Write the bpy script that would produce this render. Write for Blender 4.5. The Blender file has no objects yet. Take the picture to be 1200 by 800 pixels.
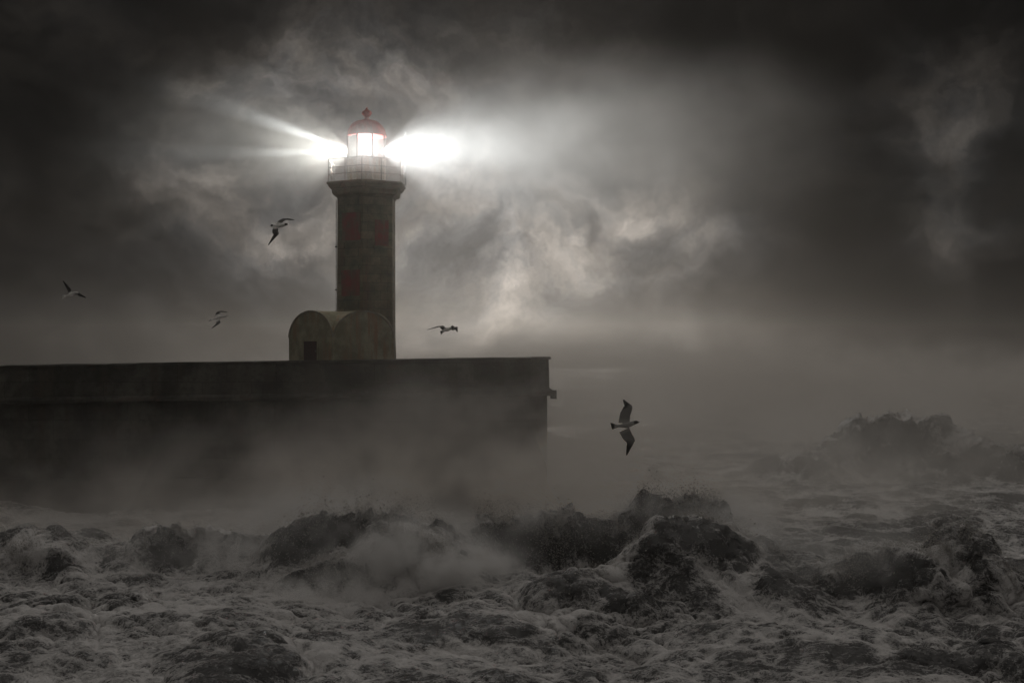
import bpy, bmesh, math, random
import numpy as np
from mathutils import Vector, Matrix
R = math.radians
S = bpy.context.scene
COL = S.collection
random.seed(4); RNG = np.random.default_rng(11)

# ------------------------------------------------------------------ camera
EYE = 7.2                     # metres above the mean sea level
F = 1500.0                    # focal length in units of 1/1200 of the frame width
cd = bpy.data.cameras.new('camera'); cam = bpy.data.objects.new('camera', cd); COL.objects.link(cam)
cd.lens = 45.0; cd.sensor_width = 36.0; cd.clip_start = 0.1; cd.clip_end = 5000
cam.location = (0, 0, EYE); cam.rotation_euler = (R(90.573), 0, 0)
S.camera = cam

def P(px, py, Y):             # a point seen at (px, py) of the photograph, Y metres away
    return Vector(((px - 600) * Y / F, Y, EYE + (415 - py) * Y / F))

# ------------------------------------------------------------------ light
SUN_EL, SUN_AZ = 5.5, 1.0     # low behind the clouds, straight ahead of the camera
sl = bpy.data.lights.new('sun', 'SUN'); sun = bpy.data.objects.new('sun', sl); COL.objects.link(sun)
sl.energy = 0.12; sl.angle = R(10); sl.color = (1.0, 0.93, 0.84)
sd = Vector((math.sin(R(SUN_AZ)) * math.cos(R(SUN_EL)), math.cos(R(SUN_AZ)) * math.cos(R(SUN_EL)), math.sin(R(SUN_EL))))
sun.rotation_euler = sd.to_track_quat('Z', 'Y').to_euler()

class NT:                     # little node-writing helper
    def __init__(s, tree): s.t = tree; s.n = tree.nodes; s.l = tree.links
    def new(s, typ, **kw):
        n = s.n.new(typ)
        for k, v in kw.items(): setattr(n, k, v)
        return n
    def put(s, sock, v):
        if isinstance(v, bpy.types.NodeSocket): s.l.new(v, sock)
        elif v is not None: sock.default_value = v
    def math(s, op, a, b=None, c=None, clamp=False):
        n = s.new('ShaderNodeMath', operation=op, use_clamp=clamp)
        s.put(n.inputs[0], a); s.put(n.inputs[1], b)
        if c is not None: s.put(n.inputs[2], c)
        return n.outputs[0]
    def vmath(s, op, a, b=None, scale=None):
        n = s.new('ShaderNodeVectorMath', operation=op)
        s.put(n.inputs[0], a); s.put(n.inputs[1], b)
        if scale is not None: s.put(n.inputs['Scale'], scale)
        return n.outputs['Value'] if op in ('LENGTH', 'DISTANCE', 'DOT_PRODUCT') else n.outputs[0]
    def noise(s, vec, scale, detail=4, rough=0.55, dist=0.0, typ=None):
        n = s.new('ShaderNodeTexNoise')
        if typ: n.noise_type = typ
        s.put(n.inputs['Vector'], vec); s.put(n.inputs['Scale'], scale); s.put(n.inputs['Detail'], detail)
        s.put(n.inputs['Roughness'], rough); s.put(n.inputs['Distortion'], dist)
        return n
    def smooth(s, v, a, b, lo=0.0, hi=1.0):
        n = s.new('ShaderNodeMapRange', interpolation_type='SMOOTHSTEP')
        s.put(n.inputs[0], v); s.put(n.inputs[1], a); s.put(n.inputs[2], b); s.put(n.inputs[3], lo); s.put(n.inputs[4], hi)
        return n.outputs[0]
    def mix(s, f, a, b):
        n = s.new('ShaderNodeMix', data_type='RGBA')
        s.put(n.inputs[0], f); s.put(n.inputs[6], a); s.put(n.inputs[7], b)
        return n.outputs[2]
    def comb(s, x, y, z):
        n = s.new('ShaderNodeCombineXYZ')
        s.put(n.inputs[0], x); s.put(n.inputs[1], y); s.put(n.inputs[2], z)
        return n.outputs[0]
    def sep(s, v):
        n = s.new('ShaderNodeSeparateXYZ'); s.put(n.inputs[0], v); return n.outputs

W = bpy.data.worlds.new('World'); S.world = W; W.use_nodes = True
k = NT(W.node_tree); W.node_tree.nodes.clear()
gen = k.new('ShaderNodeTexCoord').outputs['Generated']
d = k.sep(gen)
az = k.math('MULTIPLY', k.math('ARCTAN2', d[0], d[1]), 57.2958)
el = k.math('MULTIPLY', k.math('ARCSINE', d[2]), 57.2958)
# billowing cloud: noise of the sky direction, warped by another noise
w1 = k.noise(gen, 3.6, 8, 0.6).outputs['Color']
wv = k.vmath('SCALE', k.vmath('SUBTRACT', w1, (0.5, 0.5, 0.5)), scale=0.26)
gw = k.vmath('MULTIPLY', k.vmath('ADD', gen, wv), (1.0, 1.0, 1.45))
n_big = k.noise(gw, 4.6, 10, 0.58).outputs[0]
n_mid = k.noise(k.vmath('ADD', gw, (3.1, 1.7, 0.4)), 12.0, 9, 0.6).outputs[0]
n_puf = k.math('ABSOLUTE', k.math('SUBTRACT', k.noise(k.vmath('ADD', gw, (1.3, 0.7, 2.4)), 9.0, 6, 0.55).outputs[0], 0.5))
wd = k.sep(wv)
azw = k.math('ADD', az, k.math('MULTIPLY', wd[0], 60.0))
elw = k.math('ADD', el, k.math('MULTIPLY', wd[2], 42.0))
def to_az(px): return math.degrees(math.atan((px - 600) / F))
def to_el(py): return math.degrees(math.atan((415 - py) / F))
# thin (bright) and thick (dark) parts of the cloud deck: direction px, py, radii, strength of the log brightness
PATCHES = [(420, 290, 200, 220, 1.0), (600, 340, 270, 180, 0.6), (400, 120, 110, 90, 1.0), (560, 215, 260, 90, 0.55),
           (760, 215, 70, 70, 0.55), (890, 300, 70, 60, 1.1), (240, 290, 120, 130, 0.6), (720, 290, 110, 60, 0.4),
           (650, 440, 190, 120, 2.2), (1060, 400, 190, 70, -0.9), (40, 240, 110, 150, -0.7), (480, 440, 200, 90, 0.4), (1150, 120, 170, 60, 0.45), (1165, 280, 70, 90, 0.8), (1000, 320, 140, 120, -1.1), (1015, 225, 80, 35, 0.6), (1120, 335, 60, 45, 0.7), (930, 110, 80, 30, 0.5), (700, 60, 120, 30, 0.3),
           (850, 150, 180, 90, -0.8), (780, 40, 260, 80, -0.9), (830, 320, 90, 70, -0.55), (310, 235, 50, 40, -0.4),
           (100, 60, 220, 120, -0.35), (590, 270, 60, 30, -0.35), (700, 250, 45, 40, -0.45)]
tot = None
for px, py, rx, ry, am in PATCHES:
    u = k.math('DIVIDE', k.math('SUBTRACT', azw, to_az(px)), rx / 26.2)
    v = k.math('DIVIDE', k.math('SUBTRACT', elw, to_el(py)), ry / 26.2)
    r2 = k.math('ADD', k.math('MULTIPLY', u, u), k.math('MULTIPLY', v, v))
    g = k.math('MULTIPLY', k.math('EXPONENT', k.math('MULTIPLY', r2, -0.7)), am)
    tot = g if tot is None else k.math('ADD', tot, g)
bill = k.math('ADD', k.math('MULTIPLY', k.math('SUBTRACT', n_big, 0.5), 6.6), k.math('MULTIPLY', k.math('SUBTRACT', n_mid, 0.5), 3.8))
bill = k.math('ADD', bill, k.math('MULTIPLY', k.math('SUBTRACT', 0.09, n_puf), 4.0))
logb = k.math('ADD', k.math('ADD', k.math("MULTIPLY", k.math("TANH", k.math("MULTIPLY", tot, 0.7)), 2.5), bill), -2.2)
cloud = k.math('EXPONENT', logb)
# the deck overhead, above the low storm bank, lets more daylight through
lift = k.math('MULTIPLY', k.smooth(d[2], 0.32, 0.62), k.smooth(d[1], -0.55, 0.55, 0.45, 1.0))
cloud = k.math('MULTIPLY', cloud, k.math('MULTIPLY_ADD', lift, 47.0, 1.0))
sky = k.new('ShaderNodeTexSky', sky_type='NISHITA', sun_disc=False, sun_elevation=R(SUN_EL), sun_rotation=R(SUN_AZ), air_density=1.0, dust_density=3.0)
lum = k.new('ShaderNodeRGBToBW'); k.put(lum.inputs[0], sky.outputs[0])
tint = k.mix(k.smooth(n_mid, 0.35, 0.65), (0.95, 0.945, 0.94, 1), (1.0, 0.905, 0.81, 1))
skyc = k.vmath('SCALE', tint, scale=k.math('MULTIPLY', cloud, k.math('POWER', lum.outputs[0], 0.3)))
bg = k.new('ShaderNodeBackground'); k.put(bg.inputs[0], skyc); bg.inputs[1].default_value = 0.05
k.l.new(bg.outputs[0], k.new('ShaderNodeOutputWorld').inputs[0])
W.cycles.sampling_method = 'MANUAL'; W.cycles.sample_map_resolution = 512

S.view_settings.view_transform = 'Standard'; S.view_settings.look = 'None'
S.view_settings.exposure = 0.0; S.view_settings.gamma = 1.0; S.view_settings.use_curve_mapping = False
S.render.engine = 'CYCLES'
cy = S.cycles
cy.use_denoising = True; cy.denoiser = 'OPENIMAGEDENOISE'
cy.use_adaptive_sampling = True; cy.adaptive_threshold = 0.02
cy.max_bounces = 6; cy.diffuse_bounces = 2; cy.glossy_bounces = 2; cy.transparent_max_bounces = 12; cy.transmission_bounces = 4
cy.volume_bounces = 4; cy.sample_clamp_indirect = 3.0; cy.volume_max_steps = 256; cy.volume_step_rate = 3.0

# ------------------------------------------------------------------ helpers
def tag(o, label=None, cat=None, kind=None, group=None):
    if label: o['label'] = label
    if cat: o['category'] = cat
    if kind: o['kind'] = kind
    if group: o['group'] = group
    return o
def empty(name, loc):
    o = bpy.data.objects.new(name, None); o.location = loc; o.empty_display_size = 0.3; COL.objects.link(o); return o
def build(name, bm, mat, parent=None, smooth=False):
    bmesh.ops.recalc_face_normals(bm, faces=bm.faces)
    me = bpy.data.meshes.new(name); bm.to_mesh(me); bm.free()
    if smooth:
        me.polygons.foreach_set('use_smooth', [True] * len(me.polygons))
    o = bpy.data.objects.new(name, me); COL.objects.link(o); me.materials.append(mat)
    if parent is not None: o.parent = parent
    return o
def loft(bm, rings, close=True, cap0=True, cap1=True):
    vs = [[bm.verts.new(p) for p in r] for r in rings]
    n = len(vs[0])
    for a, b in zip(vs[:-1], vs[1:]):
        for i in range(n if close else n - 1):
            j = (i + 1) % n
            bm.faces.new((a[i], a[j], b[j], b[i]))
    if cap0: bm.faces.new(vs[0][::-1])
    if cap1: bm.faces.new(vs[-1])
def ngon(n, r, z, rot=0.0, cx=0.0, cy=0.0):
    return [(cx + r * math.cos(rot + 2 * math.pi * i / n), cy + r * math.sin(rot + 2 * math.pi * i / n), z) for i in range(n)]
def box(bm, x0, x1, y0, y1, z0, z1):
    loft(bm, [[(x0, y0, z0), (x1, y0, z0), (x1, y1, z0), (x0, y1, z0)], [(x0, y0, z1), (x1, y0, z1), (x1, y1, z1), (x0, y1, z1)]])
def tube(bm, pts, r, n=8, closed=False):
    pts = [Vector(p) for p in pts]; rings = []
    m = len(pts)
    for i, p in enumerate(pts):
        a = pts[(i - 1) % m] if (closed or i > 0) else p
        b = pts[(i + 1) % m] if (closed or i < m - 1) else p
        t = (b - a).normalized(); s = t.cross(Vector((0, 0, 1)))
        if s.length < 1e-3: s = Vector((1, 0, 0))
        s.normalize(); q = t.cross(s)
        rings.append([p + (s * math.cos(w) + q * math.sin(w)) * r for w in [2 * math.pi * j / n for j in range(n)]])
    if closed: rings.append(rings[0]); loft(bm, rings, cap0=False, cap1=False); bmesh.ops.remove_doubles(bm, verts=bm.verts, dist=1e-5)
    else: loft(bm, rings)
def material(name):
    m = bpy.data.materials.new(name); m.use_nodes = True; m.node_tree.nodes.clear()
    kk = NT(m.node_tree); out = kk.new('ShaderNodeOutputMaterial')
    return m, kk, out
def principled(kk, out, col, rough, bump=None, bstr=0.4, bdist=0.02, metal=0.0, spec=0.4):
    p = kk.new('ShaderNodeBsdfPrincipled')
    kk.put(p.inputs['Base Color'], col); kk.put(p.inputs['Roughness'], rough); kk.put(p.inputs['Metallic'], metal)
    kk.put(p.inputs['Specular IOR Level'], spec)
    if bump is not None:
        b = kk.new('ShaderNodeBump'); kk.put(b.inputs['Height'], bump); b.inputs['Strength'].default_value = bstr; b.inputs['Distance'].default_value = bdist
        kk.l.new(b.outputs[0], p.inputs['Normal'])
    kk.l.new(p.outputs[0], out.inputs['Surface'])
    return p

def weathered(name, base, dark, stain, scale=1.0, block=None, red=None):
    m, kk, out = material(name)
    pos = kk.new('ShaderNodeTexCoord').outputs['Object']
    n1 = kk.noise(pos, 1.1 * scale, 7, 0.62).outputs[0]
    n2 = kk.noise(pos, 9.0 * scale, 6, 0.65).outputs[0]
    st = kk.noise(kk.vmath('MULTIPLY', pos, (2.4 * scale, 2.4 * scale, 0.28 * scale)), 1.0, 6, 0.6).outputs[0]     # run-down streaks
    c = kk.mix(kk.smooth(n1, 0.36, 0.66), dark, base)
    c = kk.mix(kk.smooth(st, 0.47, 0.68), c, stain)
    c = kk.mix(kk.smooth(n2, 0.45, 0.75, 0.0, 0.55), c, dark)
    h = kk.math('ADD', kk.math('MULTIPLY', n2, 0.6), kk.math('MULTIPLY', n1, 0.5))
    if red is not None:
        rn = kk.noise(kk.vmath('MULTIPLY', pos, (0.5, 0.5, 0.9)), 1.1, 5, 0.6).outputs[0]
        c = kk.mix(kk.smooth(rn, 0.60, 0.70, 0.0, 0.55), c, red)
    if block:
        xyz = kk.sep(pos)
        uv = kk.comb(kk.math('ADD', xyz[0], kk.math('MULTIPLY', xyz[1], 0.73)), xyz[2], 0.0)
        br = kk.new('ShaderNodeTexBrick'); kk.put(br.inputs['Vector'], uv)
        for nm, v in (('Scale', 1.0), ('Brick Width', block[0]), ('Row Height', block[1]), ('Mortar Size', 0.018), ('Mortar Smooth', 0.4)): br.inputs[nm].default_value = v
        br.inputs['Color1'].default_value = (0.78, 0.78, 0.76, 1); br.inputs['Color2'].default_value = (1.15, 1.13, 1.1, 1); br.inputs['Mortar'].default_value = (0.55, 0.55, 0.52, 1)
        mm = kk.new('ShaderNodeMix', data_type='RGBA', blend_type='MULTIPLY'); mm.inputs[0].default_value = 1.0
        kk.put(mm.inputs[6], c); kk.put(mm.inputs[7], br.outputs[0]); c = mm.outputs[2]
        h = kk.math('SUBTRACT', h, br.outputs['Fac'])
    principled(kk, out, c, kk.smooth(n2, 0.3, 0.7, 0.55, 0.85), h, 0.6, 0.04)
    return m
M_tower = weathered('weathered tower stone', (0.24, 0.215, 0.14, 1), (0.11, 0.105, 0.065, 1), (0.18, 0.11, 0.07, 1), 1.0, (0.85, 0.42))
M_pier = weathered('wet pier masonry', (0.13, 0.128, 0.112, 1), (0.035, 0.036, 0.030, 1), (0.075, 0.062, 0.048, 1), 0.5, (2.2, 0.85), red=(0.11, 0.05, 0.035, 1))
M_hut = weathered('lichened hut plaster', (0.46, 0.43, 0.29, 1), (0.24, 0.23, 0.15, 1), (0.36, 0.22, 0.13, 1), 1.3)
M_rim = weathered('pale rim stone', (0.36, 0.34, 0.27, 1), (0.2, 0.19, 0.14, 1), (0.26, 0.2, 0.14, 1), 2.0)
M_redpaint = weathered('faded red paint', (0.27, 0.04, 0.03, 1), (0.15, 0.075, 0.05, 1), (0.17, 0.12, 0.08, 1), 1.7)
M_dome = weathered('red lantern paint', (0.66, 0.10, 0.085, 1), (0.48, 0.075, 0.065, 1), (0.55, 0.18, 0.14, 1), 2.5)
M_white = weathered('white lantern paint', (0.72, 0.70, 0.66, 1), (0.5, 0.47, 0.42, 1), (0.5, 0.36, 0.26, 1), 2.5)
M_door = weathered('dark red door', (0.085, 0.026, 0.024, 1), (0.04, 0.016, 0.015, 1), (0.035, 0.02, 0.015, 1), 2.5)
M_metal = weathered('galvanised rail metal', (0.30, 0.30, 0.29, 1), (0.16, 0.15, 0.14, 1), (0.2, 0.12, 0.08, 1), 4.0)
M_dark = weathered('dark iron', (0.05, 0.048, 0.045, 1), (0.025, 0.025, 0.025, 1), (0.06, 0.035, 0.025, 1), 4.0)
M_glass, kk, out = material('lantern glass')
tr = kk.new('ShaderNodeBsdfTransparent'); tr.inputs[0].default_value = (0.93, 0.97, 0.97, 1)
gl = kk.new('ShaderNodeBsdfGlossy'); gl.inputs['Roughness'].default_value = 0.05; gl.inputs[0].default_value = (0.9, 0.95, 0.95, 1)
fr = kk.new('ShaderNodeFresnel'); fr.inputs[0].default_value = 1.35
ms = kk.new('ShaderNodeMixShader'); kk.l.new(fr.outputs[0], ms.inputs[0]); kk.l.new(tr.outputs[0], ms.inputs[1]); kk.l.new(gl.outputs[0], ms.inputs[2])
kk.l.new(ms.outputs[0], out.inputs[0])
M_lamp, kk, out = material('lamp lens')
em = kk.new('ShaderNodeEmission'); em.inputs[0].default_value = (0.93, 0.97, 1, 1); em.inputs[1].default_value = 0.9
kk.l.new(em.outputs[0], out.inputs[0])

# ------------------------------------------------------------------ numpy noise
_perm = RNG.permutation(256); _perm = np.concatenate([_perm, _perm, _perm])
_ga = RNG.uniform(0, 2 * np.pi, 256); _gx = np.cos(_ga).astype(np.float32); _gy = np.sin(_ga).astype(np.float32)
def perlin(x, y, seed=0):
    xi = np.floor(x).astype(np.int32); yi = np.floor(y).astype(np.int32)
    xf = (x - xi).astype(np.float32); yf = (y - yi).astype(np.float32)
    u = xf * xf * xf * (xf * (xf * 6 - 15) + 10); v = yf * yf * yf * (yf * (yf * 6 - 15) + 10)
    a = (xi + seed * 37) & 255; b = (yi + seed * 91) & 255; a1 = (a + 1) & 255; b1 = (b + 1) & 255
    def g(p, q, dx, dy):
        h = _perm[_perm[p] + q]; return _gx[h] * dx + _gy[h] * dy
    n00 = g(a, b, xf, yf); n10 = g(a1, b, xf - 1, yf); n01 = g(a, b1, xf, yf - 1); n11 = g(a1, b1, xf - 1, yf - 1)
    x0 = n00 + u * (n10 - n00); x1 = n01 + u * (n11 - n01)
    return (x0 + v * (x1 - x0)) * 1.5
def fbm(x, y, oct=5, seed=0, gain=0.5):
    s = 0; a = 1.0; n = 0
    for i in range(oct):
        s = s + a * perlin(x, y, seed + i * 3); n += a; a *= gain; x = x * 2.03 + 5.1; y = y * 2.03 - 3.7
    return s / n
def ridged(x, y, oct=4, seed=0, gain=0.5):
    s = 0; a = 1.0; n = 0; prev = 1.0
    for i in range(oct):
        r = 1 - np.abs(perlin(x, y, seed + i * 5)); r = r * r
        s = s + a * r * prev; n += a; prev = np.clip(r * 1.3, 0, 1); a *= gain; x = x * 2.07 + 1.3; y = y * 2.07 + 7.9
    return s / n
def sstep(x, a, b):
    t = np.clip((x - a) / (b - a), 0, 1); return t * t * (3 - 2 * t)

# ------------------------------------------------------------------ the sea: one sheet out to the horizon
# breakers: px of the centre, distance, half length (px), height, front and back width, slant of the crest, lumpiness
BREAK = [(430, 42.8, 500, 0.95, 0.9, 3.0, 0.0, 0.7), (40, 41.5, 70, 1.3, 1.0, 3.0, -0.1, 0.8), (225, 42.5, 95, 1.25, 1.2, 3.0, 0.1, 0.8),
         (445, 40.6, 125, 2.25, 1.2, 3.4, 0.05, 1.2), (400, 38.2, 80, 0.7, 0.6, 1.6, 0.1, 1.0), (500, 38.8, 70, 1.3, 1.0, 1.6, -0.15, 0.9),
         (585, 41.8, 36, 1.95, 0.9, 2.4, 0.0, 1.3), (648, 41.6, 36, 2.0, 0.9, 2.4, 0.0, 1.3), (715, 42.6, 60, 1.35, 1.2, 2.6, 0.1, 1.0),
         (805, 42.2, 62, 2.15, 1.0, 3.0, 0.1, 1.3), (838, 38.0, 95, 2.15, 3.2, 3.0, -0.10, 0.45), (730, 36.2, 100, 0.85, 2.0, 1.8, 0.6, 0.4),
         (1085, 36.5, 85, 1.75, 2.8, 2.4, 0.05, 0.7), (990, 36.6, 60, 0.8, 1.2, 2.0, 0.2, 1.0), (1180, 35.0, 70, 0.8, 2.0, 2.5, 0.0, 1.0),
         (1045, 73.0, 80, 3.9, 2.6, 5.0, 0.05, 0.75), (950, 72.0, 90, 1.9, 2.4, 5.0, 0.0, 0.8), (1160, 71.0, 80, 2.9, 2.4, 5.0, 0.0, 0.75),
         (760, 71.0, 80, 0.9, 2.2, 4.0, 0.1, 1.0), (620, 33.5, 130, 0.35, 1.6, 1.6, 0.05, 0.4), (180, 34.0, 160, 0.3, 1.6, 1.8, 0.25, 0.4),
         (960, 31.0, 170, 0.4, 1.8, 1.8, -0.2, 0.4), (380, 30.5, 170, 0.3, 1.5, 1.5, -0.2, 0.4)]
# wind sea: two periodic patches of random waves with a steep-sea spectrum, laid over each other at different scales and angles
class Patch:
    def __init__(s, L, N, V, wind, rms, seed):
        rg = np.random.default_rng(seed); s.L, s.N = L, N
        kk_ = 2 * np.pi * np.fft.fftfreq(N, L / N); kx, ky = np.meshgrid(kk_, kk_, indexing='ij'); km = np.hypot(kx, ky); km[0, 0] = 1
        lw = V * V / 9.81
        cs = (kx * math.cos(R(wind)) + ky * math.sin(R(wind))) / km
        ph = np.exp(-1 / (km * lw) ** 2) / km ** 3.6 * (0.10 + cs ** 2) * np.exp(-(km * 0.02) ** 2)
        ph[0, 0] = 0
        hk = np.sqrt(ph) * np.fft.fft2(rg.normal(size=(N, N)))
        h = np.fft.ifft2(hk).real; hk *= rms / h.std()
        f = lambda a: np.fft.ifft2(a).real.astype(np.float32)
        s.h = f(hk); s.dx = f(-1j * kx / km * hk); s.dy = f(-1j * ky / km * hk)
        lam = 1.15
        J = (1 + lam * f(kx * kx / km * hk)) * (1 + lam * f(ky * ky / km * hk)) - (lam * f(kx * ky / km * hk)) ** 2
        s.J = J
        jk = np.fft.fft2(np.clip(0.75 - J, 0, 1.5))
        a = kx * math.cos(R(wind)) + ky * math.sin(R(wind)); b = -kx * math.sin(R(wind)) + ky * math.cos(R(wind))
        s.foam = f(jk * np.exp(-(a * 0.32) ** 2 / 2 - (b * 0.10) ** 2 / 2)); s.foam /= s.foam.std()
    def at(s, X, Y, rot):
        c, d_ = math.cos(R(rot)), math.sin(R(rot)); U = (X * c + Y * d_) / s.L * s.N; V = (-X * d_ + Y * c) / s.L * s.N
        i = np.floor(U).astype(np.int64); j = np.floor(V).astype(np.int64); fu = (U - i).astype(np.float32); fv = (V - j).astype(np.float32)
        i0, j0, i1, j1 = i % s.N, j % s.N, (i + 1) % s.N, (j + 1) % s.N
        g = lambda A: (A[i0, j0] * (1 - fu) + A[i1, j0] * fu) * (1 - fv) + (A[i0, j1] * (1 - fu) + A[i1, j1] * fu) * fv
        dx, dy = g(s.dx), g(s.dy)
        return g(s.h), dx * c - dy * d_, dx * d_ + dy * c, g(s.J), g(s.foam)
PA = Patch(47.0, 1024, 4.6, 262, 0.20, 3); PB = Patch(19.0, 1024, 2.3, 262, 0.095, 8)
def sea(X, Y):
    X = X.astype(np.float32); Y = Y.astype(np.float32)
    r = np.hypot(X, Y)
    z = np.zeros_like(X); dx = np.zeros_like(X); dy = np.zeros_like(X)
    wx = fbm(X / 9, Y / 9, 3, 1) * 2.2; wy = fbm(X / 9, Y / 9, 3, 2) * 2.2
    for lam, ang, amp, ph in ((17, 262, .22, 0.4), (11, 281, .14, 2.1), (7.3, 247, .085, 4.0), (5.1, 295, .055, 1.1), (3.4, 255, .035, 3.3), (2.3, 284, .022, 5.5)):
        kx, ky = math.cos(R(ang)) * 2 * math.pi / lam, math.sin(R(ang)) * 2 * math.pi / lam
        t = kx * (X + wx) + ky * (Y + wy) + ph
        fade = np.clip(1.6 - r / (lam * 60), 0, 1)
        z += amp * fade * np.cos(t); s = np.sin(t) * amp * fade * 0.75
        dx -= s * math.cos(R(ang)); dy -= s * math.sin(R(ang))
    env = 0.6 + 0.7 * sstep(fbm(X / 5, Y / 4, 3, 9), -0.25, 0.35)
    near = np.clip(1.7 - r / 60, 0.25, 1)
    h1, dx1, dy1, J1, f1 = PA.at(X + 0.5 * wx, Y + 0.5 * wy, 7); h2, dx2, dy2, J2, f2 = PB.at(X + 0.3 * wy, Y - 0.3 * wx, -24)
    z += env * near * (h1 + h2); dx += env * near * 1.15 * (dx1 + dx2) ; dy += env * near * 1.15 * (dy1 + dy2)
    mask = np.zeros_like(X); face = np.zeros_like(X); foam = np.zeros_like(X)
    for px, Yc, hp, h, wf, wb, sl, lump in BREAK:
        cx = (px - 600) * Yc / F; hw = hp * Yc / F
        u = X - cx; v = Y - Yc - sl * u
        sel = (np.abs(u) < hw * 1.7) & (np.abs(v) < 5 * max(wf, wb))
        if not sel.any(): continue
        u = u[sel]; v = v[sel]; xs = X[sel]; ys = Y[sel]
        v = v + 0.45 * wf * fbm(xs / 1.5, ys / 3.0, 3, int(px) % 50)
        along = np.exp(-(np.abs(u) / hw) ** 3.0 * 1.1)
        crest = 0.82 + 0.32 * lump * fbm(xs / 1.6, ys / 2.5, 4, int(px) % 40 + 5, 0.6)
        prof = np.where(v < 0, np.exp(-(v / wf) ** 2), np.exp(-(np.abs(v) / wb) ** 1.5))
        b = prof * along
        fine = 0.36 * min(lump, 1.2 * lump ** 2) * h * (0.16 * (ridged(xs / 0.8, ys / 0.7, 4, 21, 0.6) - 0.4) + 0.10 * fbm(xs / 0.28, ys / 0.3, 3, 25, 0.6))
        spike = lump * h * 0.30 * np.clip(fbm(xs / 0.55, ys / 0.9, 4, 31, 0.65), 0, 1) * b ** 3
        z[sel] += b * h * crest + b ** 2 * fine + spike
        dy[sel] -= 0.60 * h * lump * b ** 3 * (0.7 + 0.8 * fbm(xs / 1.1, ys / 1.1, 3, 41))
        dx[sel] += 0.14 * h * lump * b * fbm(xs / 0.5, ys / 0.5, 3, 45)
        mask[sel] = np.maximum(mask[sel], b)
        face[sel] = np.maximum(face[sel], np.where(v < 0, 1, .6) * sstep(b, .12, .45) * (1 - sstep(b, .80, .95)) * min(1, h))
    st = fbm((X + wx * 1.5) / 3.4, (Y + wy * 1.5) / 0.8, 5, 51, 0.6)                  # wind-drawn foam streaks
    cover = fbm(X / 7.0, Y / 4.0, 3, 61)
    foam = 0.09 + 0.08 * np.clip(-X / 12, -1, 1) + 0.30 * cover + 0.30 * st + 0.20 * np.clip(f1, -1, 3) + 0.15 * np.clip(f2, -1, 3) + 0.35 * sstep(0.55 - J1, 0, .5) + 0.30 * sstep(0.5 - J2, 0, .5)
    foam = foam - 0.40 * sstep(r, 58, 130) - 0.20 * face + 0.85 * sstep(mask, .70, .98) * (0.35 + fbm(X / 0.7, Y / 0.7, 4, 55, 0.6))
    for bx, by, br, ba in ((-2.85, 37.9, 1.5, .9), (-1.4, 38.2, 1.0, .6), (-5.4, 37.0, 1.3, .5)):       # white water where the middle breaker has tumbled
        foam = foam + ba * np.exp(-((X - bx) ** 2 + ((Y - by) * 1.3) ** 2) / br ** 2) * (0.6 + 0.8 * fbm(X / .8, Y / .8, 3, 71))
    return X + dx, Y + dy, z, np.clip(foam, -.3, 1.3), mask
NA = 1150
ang = np.concatenate([np.linspace(-44, -26, 120)[:-1], np.linspace(-26, 26, NA), np.linspace(26, 44, 120)[1:]])
rad = np.concatenate([np.geomspace(13, 92, 1150), np.geomspace(92, 640, 160)[1:]])
AA, RR = np.meshgrid(np.radians(ang), rad)
X0 = RR * np.sin(AA); Y0 = RR * np.cos(AA)
xs, ys, zs, fm, mk = sea(X0, Y0)
slope = np.gradient(zs, axis=0) / np.gradient(np.hypot(xs, ys), axis=0).clip(0.01)      # wave shading put into the foam colour: less on camera-side faces, more on backs
fm = np.clip(fm - 0.42 * np.clip(slope, -0.25, 0.8), 0, 1.2)
nr, nc = xs.shape
me = bpy.data.meshes.new('water')
co = np.stack([xs, ys, zs], -1).reshape(-1, 3).astype(np.float32)
idx = np.arange(nr * nc).reshape(nr, nc)
q = np.stack([idx[:-1, :-1], idx[:-1, 1:], idx[1:, 1:], idx[1:, :-1]], -1).reshape(-1, 4).astype(np.int32)
me.vertices.add(len(co)); me.vertices.foreach_set('co', co.ravel())
me.loops.add(q.size); me.loops.foreach_set('vertex_index', q.ravel())
me.polygons.add(len(q)); me.polygons.foreach_set('loop_start', np.arange(0, q.size, 4, dtype=np.int32))
me.polygons.foreach_set('use_smooth', np.ones(len(q), dtype=bool))
me.update(calc_edges=True)
at = me.attributes.new('foam', 'FLOAT', 'POINT'); at.data.foreach_set('value', fm.ravel().astype(np.float32))
at = me.attributes.new('breaker', 'FLOAT', 'POINT'); at.data.foreach_set('value', mk.ravel().astype(np.float32))
M_sea, kk, out = material('storm water and foam')
pos = kk.new('ShaderNodeTexCoord').outputs['Object']
fa = kk.new('ShaderNodeAttribute', attribute_name='foam').outputs['Fac']
wq = kk.vmath('ADD', pos, kk.vmath('SCALE', kk.vmath('SUBTRACT', kk.noise(pos, 1.3, 4, 0.6).outputs['Color'], (.5, .5, .5)), scale=1.1))
def web(scale, sq, off):      # thin curling lines where the noise crosses its mean
    v = kk.noise(kk.vmath('ADD', kk.vmath('MULTIPLY', wq, sq), off), scale, 3, 0.5).outputs[0]
    return kk.math('SUBTRACT', 1.0, kk.math('MULTIPLY', kk.math('ABSOLUTE', kk.math('SUBTRACT', v, 0.5)), 7.0, clamp=True))
e1 = web(0.9, (1.0, 2.6, 1.6), (0, 0, 0)); e2 = web(2.6, (1.0, 2.2, 1.4), (3.7, 1.1, 0)); e3 = web(6.5, (1.0, 2.0, 1.4), (7.1, 5.2, 0))
n2 = kk.noise(kk.vmath('MULTIPLY', pos, (1.0, 1.7, 1.3)), 16.0, 5, 0.65, 0.4).outputs[0]
f = kk.math('ADD', fa, kk.math('MULTIPLY', kk.math('SUBTRACT', e1, 0.35), 0.22))
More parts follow.
